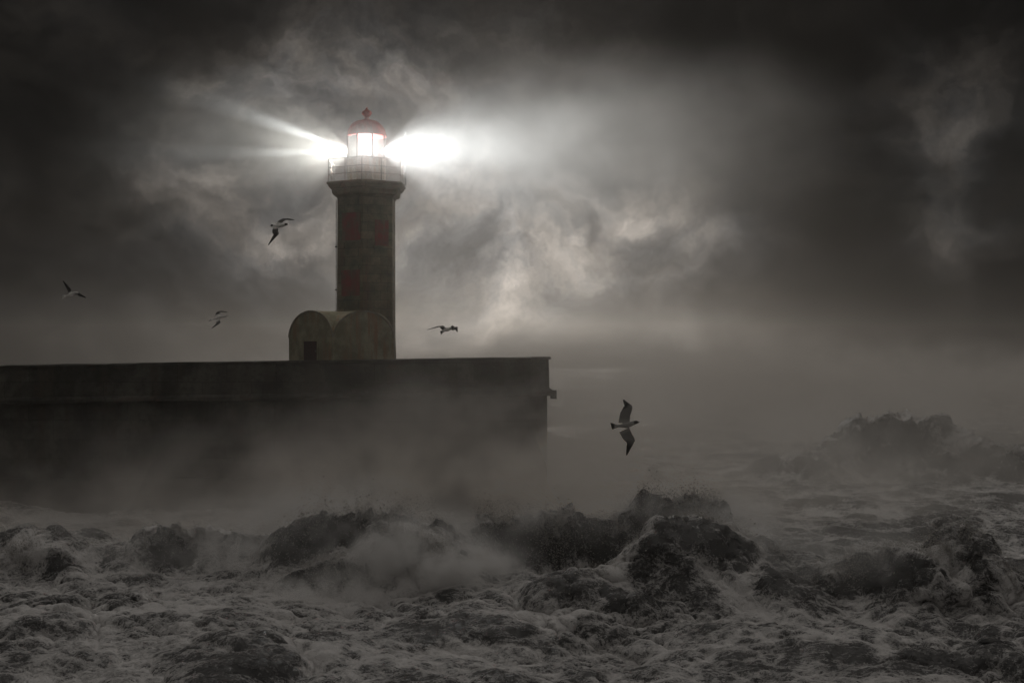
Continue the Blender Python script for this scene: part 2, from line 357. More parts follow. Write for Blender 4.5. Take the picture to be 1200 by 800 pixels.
f = kk.math('ADD', f, kk.math('MULTIPLY', kk.math('SUBTRACT', e2, 0.35), 0.28))
f = kk.math('ADD', f, kk.math('MULTIPLY', kk.math('SUBTRACT', e3, 0.35), 0.24))
f = kk.math('ADD', f, kk.math('MULTIPLY', kk.math('SUBTRACT', n2, 0.5), 0.55))
f = kk.smooth(f, 0.16, 1.0)
col = kk.mix(f, (0.008, 0.0085, 0.0085, 1), (0.70, 0.685, 0.675, 1))
rp = kk.noise(kk.vmath('MULTIPLY', wq, (1.0, 2.3, 1.5)), 5.0, 6, 0.6, 0.3).outputs[0]
h = kk.math('ADD', kk.math('ADD', kk.math('MULTIPLY', rp, 1.0), kk.math('MULTIPLY', n2, 0.10)), kk.math('ADD', kk.math('MULTIPLY', e2, 0.20), kk.math('MULTIPLY', e3, 0.10)))
principled(kk, out, col, kk.math('MULTIPLY_ADD', f, 0.55, 0.12), h, 0.75, 0.09, spec=0.55)
me.materials.append(M_sea)
water = bpy.data.objects.new('water', me); COL.objects.link(water)
tag(water, 'dark storm sea streaked with grey foam and breaking waves', 'sea', 'structure')

# ------------------------------------------------------------------ haze: the damp air round the whole scene
M_haze, kk, out = material('haze air')
pv = kk.new('ShaderNodeVolumePrincipled')
pv.inputs['Color'].default_value = (0.93, 0.89, 0.84, 1); pv.inputs['Density'].default_value = 0.0009; pv.inputs['Anisotropy'].default_value = 0.85
kk.l.new(pv.outputs[0], out.inputs['Volume'])
bm = bmesh.new(); box(bm, -660, 660, -12, 700, -4.0, 23.0)
haze = build('haze', bm, M_haze); tag(haze, 'pale damp haze filling the air over the sea', 'haze', 'stuff')

# ------------------------------------------------------------------ the pier
SLOPE = 0.0155
def shear(bm, x0=2.0):
    for v in bm.verts: v.co.z += SLOPE * min(0, v.co.x) * min(1, max(0, (v.co.z + 2) / 6))
PT = 7.08
xr = P(645, 420, 57).x; xc = P(622, 420, 57).x
pier = empty('stone_pier', (-9, 61, 0)); tag(pier, 'long dark stone pier rising out of the mist under the lighthouse', 'pier')
def plan(z, o=0.0): return [(-70, 57 - o, z), (xc + o * .4, 57 - o, z), (xr + o, 57.9 - o * .4, z), (xr + o, 67 + o, z), (-70, 67 + o, z)]
def pier_part(name, rings, mat):
    bm = bmesh.new(); loft(bm, rings); shear(bm)
    if name in ('coping', 'ledge', 'parapet'):            # worn, slightly uneven stones
        x = -30.0
        while x < xc:
            bmesh.ops.bisect_plane(bm, geom=bm.verts[:] + bm.edges[:] + bm.faces[:], plane_co=(x, 0, 0), plane_no=(1, 0, 0)); x += random.uniform(0.35, 1.1)
        for v in bm.verts:
            if name == 'coping' and v.co.y < 60 and v.co.z > 6.3: v.co.z += random.gauss(0, .016) - (.05 if random.random() < .08 else 0); v.co.y += random.gauss(0, .012)
            elif name == 'ledge': v.co.z += random.gauss(0, .008); v.co.y += random.gauss(0, .02)
    for v in bm.verts: v.co -= Vector((-9, 61, 0))
    return build(name, bm, mat, pier)
pier_part('wall', [plan(-3, -0.10), plan(1.5, -0.11), plan(5.33, -0.12)], M_pier)
pier_part('ledge', [plan(5.333, 0.10), plan(5.40, 0.19), plan(5.52, 0.19), plan(5.62, 0.06)], M_pier)
pier_part('parapet', [plan(5.623, -0.02), plan(6.98, -0.05)], M_pier)
pier_part('coping', [plan(6.983, 0.05), plan(7.05, 0.06), plan(PT, 0.02)], M_pier)
# broken corbel stone sticking out of the pier head
bm = bmesh.new(); box(bm, xr + 0.05, xr + 0.32, 58.2, 59.0, 5.18, 5.56)
for v in bm.verts: v.co -= Vector((-9, 61, 0))
build('corbel', bm, M_pier, pier)

# ------------------------------------------------------------------ the lighthouse
TY = 63.5; px_m = F / TY
TX = (429.5 - 600) / px_m
TB = 6.90
def tz(py): return EYE + (415 - py) / px_m - TB      # height of a picture line above the tower foot
lh = empty('lighthouse', (TX, TY, TB)); tag(lh, 'hexagonal stone lighthouse with red domed lantern shining through the storm', 'lighthouse')
HR = 64.5 / px_m / math.sqrt(3)                       # one corner of the hexagon points at the camera
hexr = -math.pi / 2
zd = tz(216)
bm = bmesh.new()
loft(bm, [ngon(6, HR * 1.04, -0.3, hexr), ngon(6, HR * 1.02, 0.4, hexr), ngon(6, HR * 1.0, 1.2, hexr), ngon(6, HR * 0.985, zd - 0.72, hexr)])
build('tower', bm, M_tower, lh)
gr = 87 / px_m / 2 / math.cos(math.pi / 6)
bm = bmesh.new()
loft(bm, [ngon(6, HR * 1.03, zd - 0.718, hexr), ngon(6, HR * 1.03, zd - 0.66, hexr), ngon(6, HR * 1.14, zd - 0.60, hexr), ngon(6, HR * 1.17, zd - 0.50, hexr),
          ngon(6, HR * 1.17, zd - 0.36, hexr), ngon(6, HR * 1.22, zd - 0.33, hexr), ngon(6, HR * 1.29, zd - 0.22, hexr), ngon(6, HR * 1.30, zd - 0.14, hexr)])
build('cornice', bm, M_tower, lh)
bm = bmesh.new(); loft(bm, [ngon(6, gr * 0.97, zd - 0.137, hexr), ngon(6, gr, zd - 0.10, hexr), ngon(6, gr, zd - 0.02, hexr), ngon(6, gr * 0.985, zd, hexr)])
build('gallery_deck', bm, M_tower, lh)
# red painted panels on the two faces towards the camera
def facepanel(side, u0, u1, z0, z1, mat, name, thick=0.03):
    a = Vector((0, -HR, 0)); b = Vector((side * HR * math.cos(math.pi / 6), -HR * 0.5, 0))
    t = (b - a); n = Vector((side * 0.5, -math.cos(math.pi / 6), 0))
    bm = bmesh.new()
    ps = [a + t * u0, a + t * u1]
    def ring(o): return [(ps[0].x + n.x * o, ps[0].y + n.y * o, z0), (ps[1].x + n.x * o, ps[1].y + n.y * o, z0), (ps[1].x + n.x * o, ps[1].y + n.y * o, z1), (ps[0].x + n.x * o, ps[0].y + n.y * o, z1)]
    loft(bm, [ring(-0.05), ring(thick)])
    return build(name, bm, mat, lh)
for sd_, u0, u1, ya, yb in ((-1, 0.10, 0.80, 252, 284), (-1, 0.12, 0.82, 318, 348), (1, 0.40, 0.86, 260, 290)):
    facepanel(sd_, u0, u1, tz(yb), tz(ya), M_redpaint, 'red_panel', 0.012)
    w = 0.06
    fo = facepanel(sd_, u0 - 0.05, u1 + 0.05, tz(yb) - 0.10, tz(yb) - 0.005, M_tower, 'panel_sill', 0.045)
    fo = facepanel(sd_, u0 - 0.05, u1 + 0.05, tz(ya) + 0.005, tz(ya) + 0.10, M_tower, 'panel_lintel', 0.045)
# lightning conductor on brackets down the left corner
lx = -HR * math.cos(math.pi / 6) - 0.09
bm = bmesh.new(); tube(bm, [(lx, -HR * .25, 0.1), (lx, -HR * .25, zd - 0.8)], 0.02, 6); cond = build('conductor_rod', bm, M_metal, lh)
for py in (290, 340, 385):
    bm = bmesh.new(); box(bm, lx - 0.06, lx + 0.13, -HR * .25 - 0.03, -HR * .25 + 0.03, tz(py) - 0.03, tz(py) + 0.03); build('bracket', bm, M_dark, cond)
# lantern
ob = 43 / px_m / 2 / math.cos(math.pi / 8); o8 = math.pi / 8
zs_, zt = tz(187), tz(160.5)
bm = bmesh.new()
rings_o = [ngon(8, ob, zd + 0.003, o8), ngon(8, ob, zs_ - 0.05, o8), ngon(8, ob * 1.035, zs_ - 0.05, o8), ngon(8, ob * 1.035, zs_, o8), ngon(8, ob * 0.93, zs_, o8), ngon(8, ob * 0.93, zs_ - 0.25, o8)]
loft(bm, rings_o); build('lantern_wall', bm, M_white, lh)
# access hatch on the lantern wall
bm = bmesh.new(); loft(bm, [[(a_, -ob * math.cos(o8) - e, z_) for a_, z_ in ((-0.26, zd + 0.06), (0.26, zd + 0.06), (0.26, zs_ - 0.12), (-0.26, zs_ - 0.12))] for e in (-0.03, 0.02)])
build('hatch', bm, M_white, lh)
bars = ngon(8, ob * 0.985, 0, o8)
for x, y, _ in bars:
    bm = bmesh.new(); tube(bm, [(x, y, zs_ + 0.002), (x, y, zt + 0.02)], 0.042, 6); build('mullion', bm, M_dark, lh)
for i in range(8):
    a = Vector(bars[i]); b = Vector(bars[(i + 1) % 8]); t = (b - a) * 0.05
    bm = bmesh.new(); vs = [bm.verts.new(p) for p in ((a.x + t.x, a.y + t.y, zs_ + .003), (b.x - t.x, b.y - t.y, zs_ + .003), (b.x - t.x, b.y - t.y, zt), (a.x + t.x, a.y + t.y, zt))]
    bm.faces.new(vs); build('pane', bm, M_glass, lh)
# dome with its eaves, ribs and ball finial
zc = tz(140.5); dr = 44.5 / px_m / 2 / math.cos(math.pi / 16)
bm = bmesh.new(); rings = [ngon(16, dr * 0.9, zt + 0.004, 0), ngon(16, dr * 1.02, zt + 0.02, 0), ngon(16, dr * 1.03, zt + 0.10, 0), ngon(16, dr * 0.985, zt + 0.13, 0)]
z0 = zt + 0.13
for t in np.linspace(0.08, 1.0, 12):
    rr = dr * 0.985 * math.cos(t * math.pi / 2) ** 0.82; rings.append(ngon(16, max(rr, 0.12), z0 + (zc - z0) * math.sin(t * math.pi / 2) ** 1.05, 0))
loft(bm, rings); dome = build('dome', bm, M_dome, lh)
for i in range(8):
    a = math.pi / 8 + i * math.pi / 4; pts = []
    for t in np.linspace(0.0, 0.97, 10):
        rr = dr * 0.99 * math.cos(t * math.pi / 2) ** 0.82; pts.append((max(rr, .12) * math.cos(a), max(rr, .12) * math.sin(a), z0 + 0.005 + (zc - z0) * math.sin(t * math.pi / 2) ** 1.05))
    bm = bmesh.new(); tube(bm, pts, 0.018, 6); build('rib', bm, M_dome, dome)
bm = bmesh.new(); prof = []
zf = tz(125) - zc
for t, rr in ((0, .22), (.05, .15), (.16, .11), (.26, .115), (.30, .16), (.36, .19), (.5, .25), (.62, .24), (.72, .17), (.78, .10), (.84, .06), (.93, .045), (1.0, .012)):
    prof.append(ngon(14, rr, zc - 0.01 + zf * t, 0))
loft(bm, prof); build('finial', bm, M_dome, lh, True)
# lamp on a pedestal
lz = tz(178)
bm = bmesh.new(); loft(bm, [ngon(10, .14, zs_ - .25, 0), ngon(10, .09, zs_ - .1, 0), ngon(10, .09, lz - 0.14, 0), ngon(10, .16, lz - 0.10, 0)]); ped = build('lamp_pedestal', bm, M_metal, lh)
bm = bmesh.new(); loft(bm, [ngon(16, r_, lz + z_, 0) for r_, z_ in ((.12, -.098), (.19, -.06), (.15, -.03), (.21, -.01), (.21, .03), (.15, .05), (.19, .08), (.12, .12))]); build('lamp', bm, M_lamp, lh)
# gallery railing
gp = ngon(6, gr * 0.955, 0, hexr)
posts = []
for i in range(6):
    a = Vector(gp[i]); b = Vector(gp[(i + 1) % 6])
    for j in range(2): posts.append(a.lerp(b, j / 2))
rail = empty('railing', (0, 0, 0)); rail.parent = lh
rh = tz(190) - zd
for p in posts:
    bm = bmesh.new(); tube(bm, [(p.x, p.y, zd + 0.002), (p.x, p.y, zd + rh)], 0.02, 6); build('post', bm, M_metal, rail)
for hz in (rh, rh * 0.62, rh * 0.32):
    bm = bmesh.new(); tube(bm, [(p[0], p[1], zd + hz) for p in gp], 0.016, 6, True); build('rail', bm, M_metal, rail)
ax = (475.5 - 429.5) / px_m
bm = bmesh.new(); loft(bm, [ngon(6, .026, zd - .05, 0, ax, -.3), ngon(6, .022, zd + 1.6, 0, ax, -.3), ngon(6, .010, tz(156), 0, ax, -.3)]); build('aerial_mast', bm, M_metal, lh)
bm = bmesh.new(); box(bm, ax - .35, ax + .03, -.33, -.27, zd - .09, zd - .05); build('mast_bracket', bm, M_metal, lh)
# the light beams: spot lamps at the lens, thrown out through the panes
def beam(az_deg, el_deg, size, blend, watts, col=(0.93, 0.96, 1.0), rad_=0.05):
    l = bpy.data.lights.new('beam', 'SPOT'); l.energy = watts; l.spot_size = R(size); l.spot_blend = blend; l.shadow_soft_size = rad_; l.color = col
    o = bpy.data.objects.new('beam_lamp', l); COL.objects.link(o); o.parent = lh
    v = Vector((math.sin(R(az_deg)) * math.cos(R(el_deg)), math.cos(R(az_deg)) * math.cos(R(el_deg)), math.sin(R(el_deg))))
    o.location = Vector((0, 0, lz + 0.02)) + Vector((math.copysign(0.70, v.x), 0, 0)); o.rotation_euler = (-v).to_track_quat('Z', 'Y').to_euler()
BW = 0.042
beam(-90, 2, 130, 1.0, 100000 * BW, (1.0, 0.97, 0.92))
beam(-90, 2, 64, 1.0, 190000 * BW, (1.0, 0.98, 0.95))
beam(-88, 20, 11, 1.0, 2200000 * BW)
beam(-86, 0, 9, 1.0, 1500000 * BW)
beam(90, 2, 130, 1.0, 90000 * BW, (0.97, 0.97, 1.0))
beam(88, 3, 74, 1.0, 240000 * BW, (0.96, 0.97, 1.0))
beam(86, 5, 34, 1.0, 520000 * BW, (0.94, 0.96, 1.0))
l = bpy.data.lights.new('lantern_glow', 'POINT'); l.energy = 450; l.shadow_soft_size = 0.03; l.color = (0.97, 0.97, 0.98)
o = bpy.data.objects.new('lantern_glow', l); COL.objects.link(o); o.parent = lh; o.location = (0, 0, lz + 0.22)

# ------------------------------------------------------------------ the vaulted hut at the tower's foot
HX, HY = (400 - 600) * 60 / F, 60.0
hut = empty('vaulted_hut', (HX, HY, 6.88)); hut.rotation_euler = (0, 0, R(44)); tag(hut, 'small cross-vaulted stone hut with arched gables at the tower foot', 'hut')
A_ = 124.0 / (F / 60) / 2 / math.sqrt(2); SP, RI = 1.02, 1.30
def arch(s): return SP + RI * math.sqrt(max(0.0, 1 - (s / A_) ** 2))
bm = bmesh.new(); N = 56
g = [A_ * math.sin(math.pi / 2 * t) for t in np.linspace(-1, 1, N + 1)]
V = [[bm.verts.new((s, t, max(arch(s), arch(t)) if (abs(s) < A_ - 1e-6 or abs(t) < A_ - 1e-6) else SP)) for t in g] for s in g]
for i in range(N):
    for j in range(N): bm.faces.new((V[i][j], V[i + 1][j], V[i + 1][j + 1], V[i][j + 1]))
roof = build('vaulted_roof', bm, M_hut, hut)
bm = bmesh.new()
for s in (-1, 1):
    for ax_ in (0, 1):
        for i in range(N):
            def pt(t, z): return (s * (A_ - .012), t, z) if ax_ == 0 else (t, s * (A_ - .012), z)
            a, b = g[i] * .993, g[i + 1] * .993
            vs = [bm.verts.new(pt(a, -.3)), bm.verts.new(pt(b, -.3)), bm.verts.new(pt(b, arch(g[i + 1]) - .012)), bm.verts.new(pt(a, arch(g[i]) - .012))]
            bm.faces.new(vs)
bmesh.ops.remove_doubles(bm, verts=bm.verts, dist=1e-4)
walls = build('wall', bm, M_hut, hut)
for ax_, sgn in ((0, -1), (1, -1), (0, 1), (1, 1)):
    bm = bmesh.new(); rings = []
    for t in g[1:-1]:
        z = arch(t); n = Vector((t / A_ ** 2, (z - SP) / RI ** 2)).normalized()
        def pt(o, e):
            a_, z_ = t + n.x * o, z + n.y * o
            e2 = sgn * (A_ + e); return (e2, a_, z_) if ax_ == 0 else (a_, e2, z_)
        rings.append([pt(-.06, -.006), pt(.016, -.006), pt(.016, .022), pt(-.06, .022)])
    loft(bm, rings); build('gable_rim', bm, M_rim, hut)
# the door sits in the left-hand gable (local -y faces left of the camera once turned)
def on_left(t, e, z): return (-(A_ + e), -t, z)
dt = 0.02; dw = 0.52
bm = bmesh.new(); loft(bm, [[on_left(dt - dw, e, -.1), on_left(dt + dw, e, -.1), on_left(dt + dw, e, .92), on_left(dt - dw, e, .92)] for e in (-.06, .012)])
door = build('door', bm, M_door, hut)
bm = bmesh.new()
for a0, a1, z0_, z1_ in ((dt - dw - .09, dt - dw - .003, -.1, .92), (dt + dw + .003, dt + dw + .09, -.1, .92), (dt - dw - .09, dt + dw + .09, .923, 1.02)):
    loft(bm, [[on_left(a0, e, z0_), on_left(a1, e, z0_), on_left(a1, e, z1_), on_left(a0, e, z1_)] for e in (-.03, .03)])
build('door_frame', bm, M_hut, door)
bm = bmesh.new(); loft(bm, [[on_left(dt + dw - .12, e, .42), on_left(dt + dw - .06, e, .42), on_left(dt + dw - .06, e, .50), on_left(dt + dw - .12, e, .50)] for e in (.012, .04)])
build('handle', bm, M_metal, door)

# ------------------------------------------------------------------ gulls
M_gull, kk, out = material('gull plumage')
ca = kk.new('ShaderNodeAttribute', attribute_name='plumage').outputs['Color']
principled(kk, out, ca, 0.7, kk.noise(kk.new('ShaderNodeTexCoord').outputs['Object'], 60, 3).outputs[0], 0.2, 0.01)
def gull(label, px, py, Y, pts, wings, chord, pal):
    """pts: tail, rump, chest, neck, head, beak and wing joints as (right px, down px, depth m) from the centre of the bird"""
    c = P(px, py, Y); s = Y / F
    q = lambda p: Vector((p[0] * s, p[2], -p[1] * s))
    axis = [q(p) for p in pts]
    fwd = (axis[-1] - axis[0]).normalized()
    bm = bmesh.new(); rings = []
    L = (axis[-1] - axis[0]).length
    radii = [(.012, .004), (.028, .022), (.062, .058), (.052, .05), (.040, .04), (.008, .008)]
    w0 = q(wings[0][1]) - q(wings[1][1]); side = (w0 - fwd * w0.dot(fwd)).normalized(); up = side.cross(fwd)
    dense = []
    for i in range(len(axis) - 1):
        for t in np.linspace(0, 1, 5)[:-1]:
            t2 = t * t * (3 - 2 * t); dense.append((axis[i].lerp(axis[i + 1], t), radii[i][0] + (radii[i + 1][0] - radii[i][0]) * t2, radii[i][1] + (radii[i + 1][1] - radii[i][1]) * t2))
    dense.append((axis[-1], *radii[-1]))
    for p, ra, rb in dense:
        rings.append([p + side * math.cos(w) * ra + up * math.sin(w) * rb for w in [2 * math.pi * j / 12 for j in range(12)]])
    loft(bm, rings)
    # tail fan
    tl, ru = axis[0], axis[1]; tb = (ru - tl).normalized()
    loft(bm, [[ru + side * .03 + up * .012, ru - side * .03 + up * .012, ru - side * .03 - up * .012, ru + side * .03 - up * .012],
              [tl + side * .075 + up * .007, tl - side * .075 + up * .007, tl - side * .075 - up * .007, tl + side * .075 - up * .007],
              [tl - tb * .045 + side * .085 + up * .005, tl - tb * .03 - side * .085 + up * .005, tl - tb * .03 - side * .085 - up * .005, tl - tb * .045 + side * .085 - up * .005]])
    tips = []
    for wg in wings:
        J = [q(p) for p in wg]; secs = []
        m = len(J)
        for i in range(m - 1):
            for t in (np.linspace(0, 1, 6)[:-1] if i < m - 2 else np.linspace(0, 1, 9)):
                p = J[i].lerp(J[i + 1], t); ch = chord[i] + (chord[i + 1] - chord[i]) * t
                span = (J[min(i + 1, m - 1)] - J[i]).normalized()
                back = (-fwd - span * (-fwd).dot(span))
                if back.length < .25: back = -fwd
                back.normalize(); nn = span.cross(back).normalized()
                th = .016 + .05 * ch; ph = math.sin((i + t) / (m - 1) * math.pi) * .0
                secs.append([p + back * (ch * a_) + nn * (th * b_) for a_, b_ in ((-.22, 0), (-.12, .55), (.1, .62), (.45, .38), (.78, .22), (.78, -.22), (.45, -.16), (.1, -.22), (-.12, -.35))])
        loft(bm, secs); tips.append(J)
    bmesh.ops.recalc_face_normals(bm, faces=bm.faces)
    tmp = bpy.data.meshes.new('tmp'); bm.to_mesh(tmp); bm.free()
    to = bpy.data.objects.new('tmp', tmp); COL.objects.link(to)
    md = to.modifiers.new('r', 'REMESH'); md.mode = 'VOXEL'; md.voxel_size = 0.0075
    sm = to.modifiers.new('s', 'SMOOTH'); sm.iterations = 2; sm.factor = 0.4
    dg = bpy.context.evaluated_depsgraph_get(); dg.update()
    mesh = bpy.data.meshes.new_from_object(to.evaluated_get(dg)); COL.objects.unlink(to); bpy.data.objects.remove(to); bpy.data.meshes.remove(tmp)
    mesh.name = 'seagull'
    n = len(mesh.vertices); V_ = np.empty(n * 3, np.float32); mesh.vertices.foreach_get('co', V_); V_ = V_.reshape(-1, 3)
    body, wing, tipc, head, tail = [np.array(x, np.float32) for x in pal]
    C_ = np.tile(body, (n, 1))
    f_ = np.array(fwd); 
    for J in tips:
        J_ = [np.array(j) for j in J]
        D = np.full(n, 9.0); T = np.zeros(n)
        for i in range(len(J_) - 1):
            e = J_[i + 1] - J_[i]; t = np.clip(((V_ - J_[i]) @ e) / (e @ e), 0, 1); dd = np.linalg.norm(V_ - J_[i] - t[:, None] * e, axis=1)
            upd = dd < D; D[upd] = dd[upd]; T[upd] = (i + t[upd]) / (len(J_) - 1)
        wgt = sstep(T, .06, .22)[:, None] * (D < .22)[:, None]
        C_ = C_ * (1 - wgt) + wing * wgt
        wt = (sstep(T, .66, .84) * (D < .22))[:, None]
        C_ = C_ * (1 - wt) + tipc * wt
    for cpt, rr, cl in ((axis[4], .062, head), (axis[0] - fwd * .02, .06, tail)):
        dd = np.linalg.norm(V_ - np.array(cpt), axis=1); wt = (1 - sstep(dd, rr * .8, rr * 1.25))[:, None]; C_ = C_ * (1 - wt) + cl * wt
    a_ = mesh.color_attributes.new('plumage', 'FLOAT_COLOR', 'POINT'); a_.data.foreach_set('color', np.concatenate([C_, np.ones((n, 1), np.float32)], 1).astype(np.float32).ravel())
    mesh.polygons.foreach_set('use_smooth', np.ones(len(mesh.polygons), bool)); mesh.materials.clear(); mesh.materials.append(M_gull)
    o = bpy.data.objects.new('seagull', mesh); COL.objects.link(o); o.location = c
    tag(o, label, 'bird', None, 'seagulls flying round the lighthouse')
    return o
CH = (.17, .20, .17, .03)
PALE = ((.85, .84, .8), (.05, .047, .044), (.012, .012, .012), (.03, .026, .024), (.03, .028, .026))
PALE2 = ((.9, .88, .85), (.055, .052, .05), (.01, .01, .01), (.9, .88, .85), (.5, .49, .46))
GREY = ((.36, .35, .33), (.25, .24, .23), (.02, .02, .02), (.045, .042, .04), (.014, .014, .014))
gull('large grey gull banking over the sea with wings spread upright, right of the pier', 733, 499, 29,
     [(-15, 0, 0), (-9, 0, 0), (2, -1, 0), (8, -3, 0), (12, -4.5, 0), (17, -5, 0)],
     [[(2, -3, 0), (3, -12, .05), (7, -22, .08), (-2, -31, .10)], [(2, 3, 0), (5, 10, -.03), (9, 16, -.06), (1, 34, -.08)]], (.26, .24, .20, .03), GREY)
gull('gull with a black head and one dark wing hanging straight down, nearest the tower', 327, 265, 42,
     [(-9, -1, .05), (-6, -.5, .04), (1, 0, .0), (5, -1.2, -.02), (8.5, -2.2, -.04), (11.5, -2.4, -.05)],
     [[(-2, 1, -.03), (-2, 6, -.12), (0, 9, -.20), (-11, 23, -.25)], [(-1, -2, .05), (3, -7, .2), (7, -10, .30), (15, -9, .45)]], (.19, .21, .17, .03), PALE)
gull('white headed gull gliding with its left wing raised, far left over the pier', 84, 344, 45,
     [(-11, 3.5, .08), (-7, 2.4, .06), (0, 0.5, 0), (3.5, -.7, -.02), (6.5, -1.2, -.04), (9.5, -.5, -.05)],
     [[(-1, 0, .03), (-3, -5, .12), (-7, -9, .2), (-14, -16, .32)], [(3, 1, -.04), (7, .5, -.12), (11, .3, -.2), (20, 5, -.3)]], (.13, .14, .11, .03), PALE2)
gull('small pale gull with a dark drooping wing, low over the pier left of the hut', 256, 372, 46,
     [(-10, 3, .06), (-6, 2, .05), (1, 0, .0), (5, -1, -.02), (8.5, -1.8, -.03), (11, -1.6, -.04)],
     [[(0, 2, -.05), (3, 6, -.2), (3, 7, -.3), (-5, 13, -.4)], [(-1, -2, .06), (-1, -6, .2), (0, -8, .28), (7, -7, .5)]], (.15, .16, .13, .03), PALE2)
gull('gull skimming flat on one long outstretched dark wing, between tower and pier end', 522, 385, 44,
     [(-5, 4.5, .12), (-2, 3, .08), (3, 1.2, 0), (6.5, -.6, -.05), (8.5, -2.6, -.08), (11, -2.2, -.12)],
     [[(1, 0, .05), (-4, -3.5, .12), (-9, -2.8, .18), (-22, 1, .22)], [(6, 1, -.06), (10, -1, -.2), (14, -1.5, -.3), (15, 4, -.5)]], (.14, .16, .14, .03), PALE)

# ------------------------------------------------------------------ spray: flung droplets over the crests, and the drifting mist
def mesh_of_drops(name, pts, size):
    n = len(pts)
    tet = np.array([(1, 1, 1), (-1, -1, 1), (-1, 1, -1), (1, -1, -1)], np.float32) * 0.6
    rot = RNG.normal(size=(n, 3, 3)); rot = np.linalg.qr(rot)[0].astype(np.float32)
    v = np.einsum('vk,nkj->nvj', tet, rot) * size[:, None, None] * np.array([1.2, 1, 1]) + pts[:, None, :]
    fcs = np.array([(0, 1, 2), (0, 3, 1), (0, 2, 3), (1, 3, 2)], np.int32)
    q_ = (fcs[None] + 4 * np.arange(n, dtype=np.int32)[:, None, None]).reshape(-1, 3)
    m = bpy.data.meshes.new(name); m.vertices.add(n * 4); m.vertices.foreach_set('co', v.astype(np.float32).ravel())
    m.loops.add(q_.size); m.loops.foreach_set('vertex_index', q_.ravel()); m.polygons.add(len(q_)); m.polygons.foreach_set('loop_start', np.arange(0, q_.size, 3, dtype=np.int32))
    m.update(calc_edges=True); return m
M_drop, kk, out = material('spray drops'); principled(kk, out, (0.45, 0.43, 0.40, 1), 0.6)
ptl, szl = [], []
for (px, Yc, hp, h, wf, wb, sl_, lump), cnt in zip(BREAK, (4000, 1500, 1500, 9000, 2500, 5000, 5000, 6000, 2500, 7000, 3500, 900, 6000, 2500, 2000, 2200, 800, 1500, 400, 0, 0, 0, 0)):
    if not cnt: continue
    cx = (px - 600) * Yc / F; hw = hp * Yc / F
    # plumes: drops leave a crest point in clusters
    nc_ = max(10, cnt // 90)
    u0 = np.clip(RNG.normal(0, .5, nc_), -1.2, 1.2) * hw; hh = RNG.gamma(1.6, .10, nc_) * h
    w = RNG.integers(0, nc_, cnt)
    t = RNG.random(cnt) ** 1.5
    u = u0[w] + RNG.normal(0, .10 + .22 * t, cnt) - .35 * t * hh[w]
    v = RNG.normal(-0.1, .35, cnt) + sl_ * u
    xx, yy, zz, _, _ = sea((cx + u), (Yc + v))
    z = zz + t * hh[w] + RNG.normal(0, .05, cnt)
    ptl.append(np.stack([xx - .1 * t, yy, z], 1)); szl.append(RNG.gamma(2.0, .004, cnt) + .004)
mdrop = mesh_of_drops('spray', np.concatenate(ptl), np.concatenate(szl)); mdrop.materials.append(M_drop)
spray = bpy.data.objects.new('spray', mdrop); COL.objects.link(spray); tag(spray, 'grey spray drops flung up from the breaking wave crests', 'spray', 'stuff')

